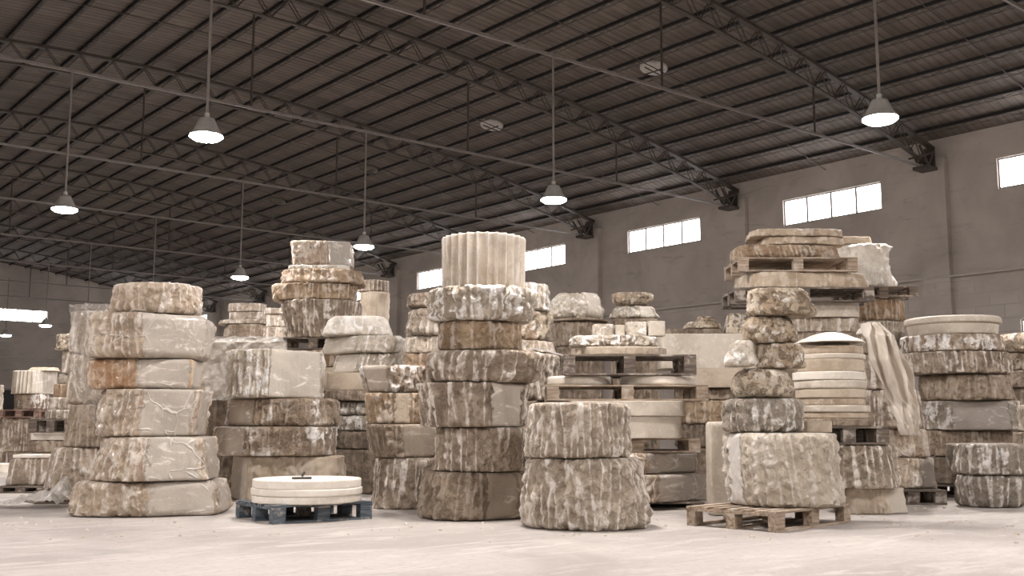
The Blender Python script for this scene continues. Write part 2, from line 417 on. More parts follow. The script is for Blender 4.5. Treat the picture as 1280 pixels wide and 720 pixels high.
# arched lattice trusses
ordn = ['nearest', 'second', 'third', 'fourth', 'fifth', 'sixth', 'seventh', 'eighth', 'ninth', 'tenth', 'eleventh']
def truss(s, k):
    r = empty('roof_truss'); r.rotation_euler = (0,0,hallrot)
    where = ['overhead before the nearest ceiling bay', 'overhead behind the near pendant', 'meeting the column right of the right-hand pendant',
             'springing from the column between second and third windows', 'springing from the column above the fluted drum',
             'fourth behind the fluted drum top', 'fifth, in the hazy rear half', 'sixth, low at the left rear', 'seventh, deep in the rear', 'last one before the end wall']
    tag(r, 'dark steel arched lattice roof truss, ' + where[k], 'roof truss', 'arched roof trusses')
    drop = .68; nseg = 40
    def pt(a, o=0.0): return Vector((a, s, zr(a)-.32-o))
    t = MB(); bt = MB(); wb = MB()
    for i in range(nseg):
        a = A0+(A1-.06-A0)*i/nseg; b = A0+(A1-.06-A0)*(i+1)/nseg
        t.bar(pt(a), pt(b), .18, .09)
        bt.bar(pt(a, drop), pt(b, drop), .13, .05)
        mid = (a+b)/2
        for o in (-.07, .07):
            O = Vector((0, o, 0))
            wb.bar(pt(a, .04)+O, pt(mid, drop)+O, .022); wb.bar(pt(mid, drop)+O, pt(b, .04)+O, .022)
    t.build('top_chord', STEEL, r); bt.build('bottom_chord', STEEL, r); wb.build('lattice', STEEL, r)
    bk = MB(); x = A1-.34
    for o in (-.16, .16):
        bk.bar((x, s+o, zr(A1)-.45), (x-.35, s+o, zr(A1)-1.0), .07); bk.bar((x-.8, s+o, zr(A1)-.4), (x-.3, s+o, zr(A1)-1.0), .06)
        bk.bar((x-.9, s+o, zr(A1)-.8), (x, s+o, zr(A1)-.5), .06)
    bk.box((x-.25, s, zr(A1)-1.05), (.30, .26, .05)); bk.box((x+.03, s, zr(A1)-.7), (.03, .2, .38))
    bk.build('bracket', STEEL, r)
for k, s in enumerate(TR): truss(s, k)

# tie beams with hangers
for k, s in enumerate(TR):
    r = empty('tie_beam'); r.rotation_euler = (0,0,hallrot)
    tag(r, 'thin grey steel tie beam hung level beneath the %s truss of the roof' % ordn[k], 'tie beam', 'tie beams under the trusses')
    m = MB(); m.box(((A0+A1-.28)/2, s, 9.2), ((A1-.28-A0)/2, .028, .032)); m.build('beam', TIE, r)
    for a in (-1.0, 4.4, 11.5, 18.6, 25.0):
        h = MB(); h.tube((a, s, 9.24), (a, s, zr(a)-1.04), .03, 8); h.build('hanger', STEEL, r)

# purlins: deep lattice joists running the length of the hall
def nth_(k): return '%d%s' % (k, 'th' if 10 < k < 14 else {1:'st',2:'nd',3:'rd'}.get(k % 10, 'th'))
proto = None
na_p = [7.45+1.06*k for k in range(-15, 23)]
for k, a in enumerate(na_p):
    if proto is None:
        proto = empty('purlin'); m = MB(); m.box((0, (S0+S1)/2, -.065), (.028, (S1-S0)/2-.06, .045)); m.build('chord', PURL, proto)
        m = MB(); s = S0
        s = S0+.1
        while s < S1-1.4:
            m.bar((0, s, -.11), (0, s+.5, -.225), .014); m.bar((0, s+.5, -.225), (0, s+1.0, -.11), .014); s += 1.0
        m.box((0, (S0+S1)/2, -.228), (.010, (S1-S0)/2-.1, .008)); m.build('lattice', STEEL, proto); o = proto
    else: o = copy_tree(proto)
    o.rotation_euler = (0,0,hallrot); o.location = hall(a, 0, zr(a))
    tag(o, 'black steel purlin running the length of the roof, ' + ('next to' if k == 37 else nth_(38-k) + ' from') + ' the right wall', 'purlin', 'roof purlins')
# thin sag bars in mid bay
for k in range(-2, 8):
    s = 16.75+7.93*k+3.97; m = MB()
    for i in range(40):
        a = A0+(A1-.1-A0)*i/40; b = A0+(A1-.1-A0)*(i+1)/40; m.bar((a, s, zr(a)-.27), (b, s, zr(b)-.27), .022)
    o = hobj(m, 'sag_rod', STEEL); tag(o, 'thin dark rod crossing the purlins in the %s bay between trusses' % ordn[k+2], 'rod', 'sag rods between the trusses')

# round roof ventilators and dull translucent sheets
vn = ['round pale roof ventilator, the larger and nearer of the bright ones', 'round pale roof ventilator, the smaller bright one above the fluted drum',
      'dull roof ventilator disc left of the bright ones', 'dull roof ventilator disc far left of the fluted drum', 'faint roof ventilator disc at the far left', 'faintest roof ventilator disc near the end wall']
for k, s in enumerate([21.03, 29.05, 37.6, 46.0, 62.8, 69.6]):
    a = 23.0; m = MB(); r = .43
    m.lathe([(r, 0), (r, -.10), (r*.9, -.16), (r*.4, -.2), (.02, -.21)], 28)
    sl = math.atan(-2*2.6*(a-AC)/20.1**2)
    v = empty('roof_ventilator', hall(a, s, zr(a)+.02)); v.rotation_euler = (0,0,hallrot)
    m.build('ventilator_dome', VENTM if k < 2 else SHEETM, v, smooth=True).rotation_euler = (0, -sl, 0)
    q = MB(); q.bar((-r*.9, 0, -.215), (r*.9, 0, -.215), .03); q.bar((0, -r*.9, -.215), (0, r*.9, -.215), .03); q.build('crossbar', STEEL, v).rotation_euler = (0, -sl, 0)
    tag(v, vn[k], 'roof ventilator', 'roof ventilators')

# ------------------------------------------------------------------ high bay lamps
def make_lamp():
    r = empty('pendant_lamp'); m = MB()
    m.lathe([(.275, 0.002), (.285, .012), (.272, .03), (.225, .10), (.18, .19), (.145, .27), (.125, .31), (.05, .335), (.03, .34)], 40)
    m.build('lamp_shade', SHADE, r, smooth=True)
    m = MB(); m.lathe([(.02, -.085), (.12, -.078), (.22, -.055), (.280, -.012), (.280, .0)], 24); m.build('diffuser', BULB, r, smooth=True)
    m = MB(); m.tube((0,0,.34), (0,0,9.168-5.9), .024, 10); m.build('rod', TIE, r)
    m = MB(); m.tube((0,0,.335), (0,0,.41), .045, 12); m.build('cable_gland', SHADE, r)
    return r
lamp0 = None
LB = {(15,0):'at the upper right of the photo', (15,1):'hanging just right of the fluted drum', (15,2):'hanging left of the fluted drum',
      (15,3):'over the far stacks behind the left film-wrapped column', (7,1):'largest on the left, above the centre-left stacks',
      (7,2):'leftmost of the large ones', (15,4):'whose rod drops behind the left column', (15,5):'whose thin rod drops beside the plastic-draped stack',
      (15,6):'small and far, beside the end wall window', (15,7):'smallest, at the far left below the window', (7,0):'hanging above the centre of the front stacks'}
for (a, k), tx in LB.items():
    s = 55.0 if k == 6 else 62.6
    if not (a == 15 and k >= 6): s = TR[1+k] - (.35 if a == 7 and k == 0 else 0)
    o = lamp0 = make_lamp() if lamp0 is None else lamp0
    if (a, k) != (15, 0): o = copy_tree(lamp0)
    o.location = hall(a, s, 5.9)
    tag(o, 'lit white bell-shaped pendant lamp ' + tx, 'pendant lamp', 'high bay pendant lamps')
for k_, (a, s) in enumerate([(-1, TR[0]), (-1, TR[1]), (-1, TR[2]), (7, TR[0]), (15, TR[0]), (23, TR[0])]):      # lamps of the rows beside and behind the camera
    o = copy_tree(lamp0); o.location = hall(a, s, 5.9)
    tag(o, 'lit white bell-shaped pendant lamp beyond the frame, ' + ['behind on the left', 'level with the camera on the left', 'ahead on the far left', 'behind the camera', 'on the near right', 'on the far right'][k_], 'pendant lamp', 'high bay pendant lamps')

# ------------------------------------------------------------------ stones
def fbm(p, o=3):
    v = 0; a = 1; t = 0
    for i in range(o): v += a*noise.noise(p); t += a; p = p*2.07 + Vector((3.1,1.7,5.3)); a *= .5
    return v/t
def outline(nt_, p, depth, yaw, cuts):
    pts = []; saw = []
    ca, sa = math.cos(yaw), math.sin(yaw)
    for i in range(nt_):
        t = 2*PI*i/nt_; c, s = math.cos(t), math.sin(t)
        lx, ly = c*ca+s*sa, -c*sa+s*ca
        r = 1.0/((abs(lx)**p + abs(ly/depth)**p)**(1.0/p))
        sw = 0.0
        for al, d in cuts:
            al = math.radians(al); q = math.cos(t-al)
            if q > 1e-3 and d/q < r: sw = max(sw, min(1.0, (r-d/q)/.10)); r = d/q
        pts.append((r*c, r*s)); saw.append(sw)
    return pts, saw
KIND = dict(
    drum=dict(p=2.15, d=.92, rr=.035, amp=.028, fl=.022, lump=.04),
    block=dict(p=7, d=.7, rr=.03, amp=.026, fl=.010, lump=.035),
    slab=dict(p=3.2, d=.75, rr=.025, amp=.024, fl=.006, lump=.04),
    boulder=dict(p=2.5, d=.85, rr=.16, amp=.040, fl=.0, lump=.11),
    sawn=dict(p=9, d=.75, rr=.008, amp=.003, fl=0, lump=.004),
    disc=dict(p=2, d=1, rr=.015, amp=.002, fl=0, lump=.0),
)
SEED = [0]
def make_stone(name, kind, mat, bx, tx, zb, zt, Yc, lab, group, o):
    K = dict(KIND[kind]); K.update({k: v for k, v in o.items() if k in K})
    yaw = math.radians(o.get('yaw', 0)); cuts = o.get('cuts', [])
    SEED[0] += 1; sd = Vector((SEED[0]*7.31, SEED[0]*3.17, SEED[0]*1.93))
    near = Yc < 13.0; far = Yc > 18
    nth = 360 if near else (110 if far else 220)
    h = zt - zb
    pts, saw = outline(nth, K['p'], K['d'], yaw, cuts)
    mnx = min(p[0] for p in pts); mxx = max(p[0] for p in pts)
    sc = 2.0/(mxx-mnx); pts = [((p[0]-(mnx+mxx)/2)*sc, p[1]*sc) for p in pts]
    cb, wb_ = (bx[0]+bx[1])/2, (bx[1]-bx[0])/2; ct, wt = (tx[0]+tx[1])/2, (tx[1]-tx[0])/2
    if zb < .25: FOOT.append((cb, Yc, max(wb_, wt)+.12, max(wb_, wt)*max(K['d'], .9)+.14))
    W_ = max(wb_, wt); size = min(1.0, W_/.55)
    rr = min(K['rr'], h*.42); amp = K['amp']*size; lump = K['lump']*size
    nside = max(5, int((h)/(.018 if near else .034)))
    prof = []                                   # (inset in m, height fraction, cap factor)
    for q in (0.02, .35, .7, .9): prof.append((None, 0.0, q, -1))
    for i in range(4): an = (i/4)*PI/2; prof.append((rr*(1-math.sin(an)), (rr*(1-math.cos(an)))/h, 1, -math.cos(an)))
    for i in range(nside+1): prof.append((0, rr/h + (1-2*rr/h)*i/nside, 1, 0))
    for i in range(1, 5): an = (i/4)*PI/2; prof.append((rr*(1-math.cos(an)), 1-(rr*(1-math.sin(an)))/h, 1, math.sin(an)))
    for q in (.9, .7, .45, .2, .02): prof.append((None, 1.0, q, 1))
    verts = []; ridge = []; sawa = []
    nfl = o.get('flutes', 0); fd = o.get('fdep', .03); bulge = o.get('bulge', 0.0); dome = o.get('dome', 0.0)
    gx = random.uniform(10.5, 14.5); chunk = o.get('chunk', 1.0 if kind == 'boulder' else 0.0)
    for inset, t, q, up in prof:
        cx = cb+(ct-cb)*t; hw = wb_+(wt-wb_)*t
        hw *= 1 + bulge*(1-(2*t-1)**2) - (bulge if bulge > 0 else 0)*.5
        ins = rr if inset is None else inset
        for i in range(nth):
            ox, oy = pts[i]; rl = math.hypot(ox, oy); nx, ny = ox/rl, oy/rl
            R = rl*hw - ins
            if q < 1: R *= q
            lz = t*h
            side = 1 - abs(up); s_ = saw[i]
            P3 = Vector((nx*rl*hw, ny*rl*hw, lz)) + sd
            a_ = amp*(1-.93*s_)
            lv = fbm(Vector((P3.x*1.9, P3.y*1.9, P3.z*1.9)), 2) if lump else 0
            dv = 0; gv = 0
            if amp > .004:
                gv = max(0.0, 1-abs(noise.noise(Vector((P3.x*gx, P3.y*gx, P3.z*1.0))))*3.6) if K['fl'] else .3
                dv = fbm(P3*13, 3)*1.3
                ch = noise.voronoi(P3*8.0)[0]; dv += (ch[1]-ch[0])*1.3-.4
                if chunk: ch = noise.voronoi(P3*2.6)[0]; lv += chunk*(.55-ch[0])
            elif amp > 0: dv = fbm(P3*4, 2)
            if q == 1:
                edge = 1 + .8*abs(up)
                R += lump*(1-.6*s_)*lv*1.5 + a_*dv*edge + K['fl']*(gv-.35)*.55*(1-.95*s_)*size
                if nfl:
                    th = math.atan2(ny, nx); fs_ = abs(math.sin(nfl*th/2)); R -= fd*fs_**.8; gv = .25 + .75*(1-fs_)**2  # paler arrises paint the flutes' light and dark bands into the colour
            R = max(R, .002)
            z = zb + lz
            zd = abs(lump*lv)*.35 + amp*abs(dv)*.25
            if up > .3: z -= zd*up*min(1, .3+q) * (1 if q == 1 else .5)
            elif up < -.3: z += zd*(-up)*(1 if q == 1 else .3)
            if dome and up > .0 and inset is None or (dome and up > .9): z += dome*(1-q*q)
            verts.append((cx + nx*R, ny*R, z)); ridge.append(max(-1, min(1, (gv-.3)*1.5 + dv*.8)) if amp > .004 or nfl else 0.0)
            sawa.append(s_)
    m = len(prof); faces = []
    for k in range(m-1):
        for i in range(nth):
            j = (i+1) % nth; faces.append((k*nth+i, k*nth+j, (k+1)*nth+j, (k+1)*nth+i))
    faces.append(tuple(range(nth))[::-1]); faces.append(tuple(range((m-1)*nth, m*nth)))
    ox = (bx[0]+bx[1])/2
    yoff = o.get('dy', 0.0)
    tilt = math.radians(o.get('tilt', 0))
    vv = [(v[0]-ox, v[1], v[2]-zb) for v in verts]
    me = bpy.data.meshes.new(name); me.from_pydata(vv, [], faces); me.update()
    at = me.attributes.new('ridge', 'FLOAT', 'POINT'); at.data.foreach_set('value', ridge)
    at = me.attributes.new('sawn', 'FLOAT', 'POINT'); at.data.foreach_set('value', sawa)
    me.polygons.foreach_set('use_smooth', [True]*len(me.polygons))
    if kind in ('sawn', 'disc') or nfl or cuts:
        try: me.set_sharp_from_angle(angle=math.radians(38))
        except Exception: pass
    me.materials.append(M[mat])
    ob = bpy.data.objects.new(name, me); C.objects.link(ob)
    ob.location = (ox, Yc+yoff, zb); ob.rotation_euler = (0, tilt, 0)
    tag(ob, lab, CAT[name], group)
    return ob
CAT = dict(stone_drum='stone drum', stone_block='stone block', stone_slab='stone slab', boulder='boulder', marble_disc='marble disc',
           fluted_drum='fluted drum', marble_offcut='marble offcut')

# ------------------------------------------------------------------ pallets
def pallet(cx, cy, z0, lx, ly, h, rz, wd, lab, nb=7, group='wooden pallets', debris=False):
    """lx = length of the deck boards' run, ly = across; boards run along x"""
    if z0 < .05: FOOT.append((cx, cy, (lx+ly)*.38+.1, (lx+ly)*.38+.1))
    r = empty('pallet', (cx, cy, z0), rz); tag(r, lab, 'pallet', group)
    rnd = random.Random(int(cx*100)+int(z0*100))
    bt = .022; bh = h - bt*3
    for j in (-1, 0, 1):
        m = MB(); m.box((0, j*(ly/2-.05), bt/2), (lx/2, .05, bt/2)); m.build('bottom_board', wd, r, bevel=.003)
        for i in (-1, 0, 1):
            m = MB(); m.box((i*(lx/2-.07), j*(ly/2-.05), bt+bh/2), (.07, .05, bh/2)); m.build('block', wd, r, bevel=.004)
    for i in (-1, 0, 1):
        m = MB(); m.box((i*(lx/2-.07), 0, bt+bh+bt/2), (.07, ly/2, bt/2)); m.build('stringer_board', wd, r)
    for k in range(nb):
        y = -ly/2+.05+(ly-.1)*k/(nb-1); w = (.05 if k in (0, nb-1) else .045)
        m = MB(); m.box((rnd.uniform(-.01,.01), y, h-bt/2), (lx/2, w, bt/2)); m.build('deck_board', wd, r, bevel=.003)
    return r
def pallet_px(x0, x1, zb, zt, Yc, dep, wd, lab, rz=0.0):
    y = 500; xa, xb = (x0-640)/1300*Yc, (x1-640)/1300*Yc
    return pallet((xa+xb)/2, Yc, zb, (xb-xa), dep, zt-zb, rz, wd, lab)

def stack(Yc, df, group, items, z0=0.0):
    """items from the ground up: (name, kind, material, (x0,x1) bottom px, (x0,x1) top px or None, y of top px, label, options)"""
    z = z0
    for it in items:
        name, kind, mat, bx, tx, yt, lab = it[:7]; o = it[7] if len(it) > 7 else {}
        tx = tx or bx
        zt = Z(yt, Yc-df)
        k = 1.0/1.0
        ym = yt+10
        f = lambda p: X(p, ym, Yc)
        if name == 'pallet':
            pallet((f(bx[0])+f(bx[1]))/2, Yc+o.get('dy', 0), z, f(bx[1])-f(bx[0]), o.get('dep', 1.0), zt-z, math.radians(o.get('yaw', 0)), o.get('wood', WOOD), lab)
        else:
            make_stone(name, kind, mat, (f(bx[0]), f(bx[1])), (f(tx[0]), f(tx[1])), z, zt, Yc, lab, group, o)
        z = zt
    return z

# --- A: big film-wrapped column on the left
stack(11.95, .66, 'film-wrapped blocks of the left column', [
 ('stone_block','drum','film',(96,284),(104,278),603,'wide lumpy stone block at the foot of the left film-wrapped column',dict(p=3.5,d=.7,cuts=[(-68,.66),(5,.92)],rr=.08,lump=.06)),
 ('stone_drum','drum','film',(121,269),(133,262),546,'film-wrapped drum with ribbed left side, second from the bottom of the left column',dict(cuts=[(-62,.80),(2,.90)],fl=.03)),
 ('stone_drum','drum','film',(128,252),(134,259),485,'film-wrapped drum with scratched flat face, third from the bottom of the left column',dict(cuts=[(-62,.78),(4,.90)],fl=.028)),
 ('stone_slab','slab','filmrust',(120,250),(118,250),446,'rust-orange stained slab in the middle of the left column',dict(cuts=[(-72,.68),(5,.9)],rr=.05)),
 ('stone_block','drum','film',(124,262),(120,262),388,'film-wrapped block with smooth tan right face, second from the top of the left column',dict(cuts=[(-52,.74),(8,.9)],rr=.08,lump=.06,p=3)),
 ('stone_drum','drum','film',(142,251),(146,250),347,'dark-mottled film-wrapped drum crowning the left column',dict(rr=.08,lump=.05,d=.85,fl=.03)),
])
# --- A': plastic draped stack behind it on the left
stack(13.75, .45, 'stones of the plastic-draped stack', [
 ('pallet','','',(62,142),None,614,'dark pallet under the plastic-draped stack at the left',dict(dep=.9,wood=WOODD)),
 ('stone_drum','drum','rough',(60,140),(68,138),560,'dark ridged drum on a pallet beneath the hanging plastic',dict(fl=.035)),
 ('stone_drum','drum','brown',(84,150),(88,150),505,'brown drum half veiled by hanging plastic at its lower end',{}),
 ('stone_block','block','roughpale',(92,152),(92,150),440,'pale block seen through hanging plastic, second from the top of its stack',dict(rr=.06)),
 ('stone_block','block','roughpale',(94,156),(94,156),385,'pale block under the top of the hanging plastic',dict(rr=.06)),
])
# --- B
stack(14.05, .6, 'blocks of the column behind the marble discs', [
 ('stone_block','block','plain',(283,430),(286,427),571,'wide grey sawn block standing behind the round marble discs',dict(cuts=[(-150,.72)],rr=.03,lump=.03,d=.55)),
 ('stone_block','block','patch',(268,416),(270,418),533,'brown block with white chiselled right half and rusty lower edge',dict(cuts=[(-128,.66)],fl=.03,d=.6)),
 ('stone_block','block','patch',(283,421),(283,420),497,'brown block with crusty white right end, second from the top behind the discs',dict(cuts=[(-132,.66)],fl=.03,d=.6,rr=.06)),
 ('stone_drum','drum','white',(286,404),(290,404),435,'white pitted drum with smooth grey right face crowning the column behind the discs',dict(cuts=[(-42,.62)],fl=.035,p=2.6)),
])
# --- marble discs on the blue pallet
PB = pallet(-2.235, 11.36, 0, 1.12, 1.0, .185, math.radians(36), WOODB, 'blue-grey painted pallet carrying the three round white marble discs')
zz = .185
DC = (-2.19, 11.3)
for k, (r, zt, lab) in enumerate([(.575,.262,'lowest of three round pale marble discs on the blue pallet'), (.585,.335,'middle of three round pale marble discs on the blue pallet'), (.572,.425,'top one of three round white marble discs on the blue pallet')]):
    make_stone('marble_disc','disc','pale',(DC[0]-r,DC[0]+r),(DC[0]-r,DC[0]+r),zz,zt,DC[1],lab,'marble discs on the blue pallet',dict(rr=.012))
    zz = zt
m = MB(); c = Vector((DC[0]-.02, DC[1]-.2, .425))
m.box(c+Vector((0,0,.012)), (.10,.03,.011), (Vector((.95,.3,0)).normalized(), Vector((-.3,.95,0)).normalized(), Vector((0,0,1))))
m.tube(c+Vector((.0,0,.03)), c+Vector((.03,.01,.075)), .014, 10)
tag(m.build('clamp', IRON, bevel=.003), 'small metal clamp lying on the top white marble disc', 'clamp')

# --- E: narrower column left of the centre
stack(12.8, .45, 'drums of the column left of the central one', [
 ('stone_drum','drum','rough',(464,546),(470,546),573,'rough drum with white scar at the foot of the column left of centre',dict(fl=.035)),
 ('stone_drum','drum','brown',(466,548),(459,548),530,'brown drum with a smooth dark right face, left of the central column',dict(cuts=[(-50,.72)],fl=.03)),
 ('stone_drum','drum','tan',(460,532),(456,534),490,'tan drum with a small white chipped patch, second below the white-crusted top',dict(cuts=[(-75,.84)])),
 ('stone_drum','drum','patch',(458,530),(450,536),455,'tan drum with white crusted right side topping the column left of centre',dict(cuts=[(-120,.8)],rr=.06)),
])
# --- F: central column
stack(11.5, .55, 'drums of the central column', [
 ('stone_drum','drum','brown',(524,661),(531,658),591,'broken brown drum at the foot of the central column',dict(cuts=[(-58,.84)],rr=.06,fl=.02,lump=.05)),
 ('stone_drum','drum','rough',(545,657),(547,657),534,'chiselled drum second from the bottom of the central column',dict(fl=.03)),
 ('stone_drum','drum','rough',(528,659),(523,661),477,'drum with long slanting chisel ribs, third from the bottom of the central column',dict(cuts=[(-48,.84)],fl=.04)),
 ('stone_drum','drum','rough',(534,672),(533,677),436,'broad tan ribbed drum in the middle of the central column',dict(fl=.03,rr=.08)),
 ('stone_drum','drum','tan',(550,652),(549,650),398,'narrow brown drum recessed beneath the white crusted one',dict(fl=.03,lump=.03)),
 ('stone_drum','drum','white',(538,668),(534,672),354,'wide white heavily pitted drum right under the fluted one',dict(rr=.09,amp=.05,lump=.05)),
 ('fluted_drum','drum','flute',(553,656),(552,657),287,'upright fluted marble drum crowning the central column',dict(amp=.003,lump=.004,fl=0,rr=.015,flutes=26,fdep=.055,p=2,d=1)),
])
# --- H: front pair
stack(10.5, .6, 'pair of big rough drums in front', [
 ('stone_drum','drum','roughpale',(653,810),(660,800),574,'largest rough drum standing on the floor in the front centre',dict(fl=.035,rr=.07,lump=.045)),
 ('stone_drum','drum','roughpale',(655,786),(660,782),502,'rough drum stacked on the largest one in the front centre',dict(fl=.03,rr=.05,lump=.035)),
])
# --- G: column behind the centre right
stack(14.1, .5, 'stones of the column behind the central one on its right', [
 ('stone_drum','drum','brown',(600,690),None,560,'shadowed brown drum low behind the central column',{}),
 ('stone_drum','drum','rough',(604,692),None,500,'rough drum low behind the right edge of the central column',{}),
 ('stone_drum','drum','roughpale',(606,699),(604,698),440,'film-wrapped pale drum behind the right edge of the central column',dict(fl=.03,rr=.06)),
 ('stone_drum','drum','film',(610,695),(606,692),424,'thin glossy wrapped slab beneath the orange-stained stone',dict(rr=.03)),
 ('boulder','boulder','bould',(606,690),(610,692),386,'orange-stained crumbly stone right behind the pitted white drum',dict(rr=.07,lump=.05)),
 ('stone_drum','drum','white',(608,688),(610,684),350,'white rough drum peeping out right of the fluted one',dict(rr=.05)),
])
# --- G': behind left
stack(14.4, .5, 'stones of the column behind the central one on its left', [
 ('stone_drum','drum','dark',(506,592),None,520,'dark drum in shade low behind the central column on its left',{}),
 ('stone_drum','drum','brown',(506,590),None,462,'brown drum just above the white-crusted stone and behind it',{}),
 ('stone_block','block','tan',(505,590),None,440,'flat tan block behind the central column on its left',dict(p=5)),
 ('stone_slab','slab','roughpale',(506,590),(508,588),418,'pale wedge-shaped slab behind the central column on its left',dict(cuts=[(-60,.6)])),
 ('stone_drum','drum','roughpale',(505,590),(512,588),382,'tapered grey drum left of the pitted white one',dict(rr=.09,cuts=[(-60,.7)])),
 ('stone_drum','drum','rough',(509,588),(510,586),363,'small rough drum highest behind the central column on its left',dict(rr=.05)),
])
# --- D: column with white dusted top
stack(15.5, .5, 'stones of the white-topped column', [
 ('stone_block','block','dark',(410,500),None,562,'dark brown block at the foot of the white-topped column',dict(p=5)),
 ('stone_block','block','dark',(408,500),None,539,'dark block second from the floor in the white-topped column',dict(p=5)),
 ('stone_block','block','grey',(412,500),(414,500),519,'grey block with white crinkled streaks beside the tan column',dict(rr=.05)),
 ('stone_block','block','grey',(412,498),(416,496),501,'rounded grey-white block above the crinkled streaked one',dict(rr=.07)),
 ('stone_slab','slab','brown',(400,500),None,487,'thin brown slab, lower of two flat ones below the sawn tan block',dict(rr=.02)),
 ('stone_slab','sawn','plain',(412,498),None,465,'flat sawn tan block in the middle of the white-topped column',{}),
 ('stone_block','block','white',(414,505),(424,510),440,'white crumbly block third from the top of the white-topped column',dict(cuts=[(-128,.68)],rr=.04)),
 ('stone_block','block','white',(400,502),(404,505),418,'white pitted slab under the smooth white dome-like block',dict(cuts=[(-128,.55)],rr=.04)),
 ('stone_block','block','snow',(403,493),(415,482),392,'bright white block with sloping edges lying on top of its column',dict(rr=.07,p=4,amp=.012)),
])
# --- C: tall stack behind
zC = stack(17.6, .6, 'stones of the tall stack behind on the left', [
 ('stone_drum','drum','brown',(345,450),None,560,'brown drum low in the tall stack behind the discs',{}),
 ('stone_drum','drum','brown',(348,448),None,500,'brown drum in the middle of the tall stack behind the discs',{}),
 ('stone_block','block','plain',(350,446),None,458,'sawn block under the sagging pallet of the tall stack',{}),
 ('stone_slab','slab','tan',(352,446),None,436,'irregular tan slab just beneath the pallet of the tall stack',{}),
 ('pallet','','',(356,440),None,421,'dark pallet beneath the ribbed drum of the tall rear stack',dict(wood=WOODD,dep=1.0)),
 ('stone_drum','drum','rough',(360,448),(352,452),373,'dark drum with pale vertical ribs under two flat slabs',dict(fl=.05)),
 ('stone_slab','slab','tan',(343,444),(341,446),352,'lower of two flat tan slabs beneath the wrapped white block',dict(rr=.04,tilt=.8)),
 ('stone_slab','slab','tan',(352,458),(356,450),333,'upper of two flat tan slabs beneath the wrapped white block',dict(rr=.05)),
 ('stone_slab','slab','snow',(364,438),None,328,'thin white slab directly under the wrapped white block',dict(rr=.02,p=5)),
 ('stone_block','block','film',(369,441),(367,439),296,'film-wrapped pale block crowning the tall stack at centre left',dict(cuts=[(-60,.72)],rr=.05)),
])
stack(20.5, .5, 'stones behind the tall rear stack', [
 ('stone_drum','drum','brown',(440,488),None,470,'brown drum low behind the white-topped column',{}),
 ('stone_drum','drum','brown',(440,488),None,410,'grey-brown drum behind the white block',{}),
 ('stone_drum','drum','plain',(450,487),None,362,'smooth grey drum behind and right of the ribbed one',{}),
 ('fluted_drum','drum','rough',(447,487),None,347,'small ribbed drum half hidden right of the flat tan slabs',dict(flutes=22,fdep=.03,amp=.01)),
])
# --- far stacks at left centre
stack(22.5, .5, 'far slabs left of the tall rear stack', [
 ('stone_block','block','brown',(282,345),None,480,'brown block low in the far slab pile',{}),
 ('stone_block','block','roughpale',(282,342),None,422,'pale block low in the far slab pile behind the plastic',{}),
 ('stone_drum','drum','brown',(281,342),None,404,'brown drum under the lip-edged slab in the far pile',{}),
 ('stone_slab','slab','roughpale',(274,344),(278,340),398,'lip-edged pale slab in the far pile left of the tall stack',dict(rr=.02)),
 ('stone_block','block','roughpale',(290,334),None,388,'small pale block near the top of the far pile',{}),
 ('stone_slab','slab','roughpale',(286,332),None,377,'pale rough slab topping the far pile left of the tall stack',dict(rr=.03)),
])
stack(20.8, .4, 'far pale stones beside the tall rear stack', [
 ('stone_block','block','brown',(328,362),None,450,'brown block low between the far pile and the tall stack',{}),
 ('stone_block','block','roughpale',(330,360),None,407,'pale block between the far pile and the ribbed drum',{}),
 ('stone_block','block','roughpale',(334,360),None,391,'square pale block left of the ribbed drum',{}),
 ('stone_slab','slab','roughpale',(331,362),None,383,'thin pale slab touching the ribbed drum from behind',{}),
])
# --- plastic covered block between A and B
stack(15.9, .5, 'blocks under the grey plastic sheet', [
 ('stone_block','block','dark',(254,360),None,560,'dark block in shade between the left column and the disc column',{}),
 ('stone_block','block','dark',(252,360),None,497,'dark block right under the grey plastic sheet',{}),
 ('stone_block','block','plain',(256,356),(262,354),425,'big block covered by the grey plastic sheet',dict(p=5,rr=.06)),
])
# --- I: pallets with offcuts, right of the front pair
zI = stack(12.9, .5, 'slabs between the pallets right of the front drums', [
 ('pallet','','',(722,872),None,628,'dark low pallet on the floor under the wrapped slabs',dict(wood=WOODD,dep=.9)),
 ('stone_slab','slab','film',(716,892),(718,890),593,'wide film-wrapped slab lowest beside the front drums',dict(cuts=[(-58,.66)],rr=.04,p=5)),
 ('stone_slab','slab','film',(718,874),(718,872),566,'film-wrapped slab under the sagging pallet beside the front drums',dict(cuts=[(-50,.60)],rr=.04,p=5)),
 ('pallet','','',(716,868),None,548,'brown pallet wedged between wrapped slabs and sawn blocks',dict(dep=.85)),
 ('stone_block','sawn','ivory',(706,846),None,520,'lower of two smooth sawn tan blocks under the long pallet',{}),
 ('stone_block','sawn','ivory',(704,850),None,501,'upper of two smooth sawn tan blocks under the long pallet',{}),
 ('pallet','','',(682,876),None,481,'long weathered pallet carrying the two thin white discs',dict(dep=1.0)),
])
for (a, b, lab) in ((684,766,'thin white marble disc on the left of the long pallet'), (775,868,'thin white marble disc on the right of the long pallet')):
    make_stone('marble_disc','disc','pale',(X(a,475,12.9),X(b,475,12.9)),(X(a,475,12.9),X(b,475,12.9)),zI,Z(469,12.45),12.9,lab,'thin discs on the long pallet',dict(rr=.03))
zI2 = Z(469,12.45)
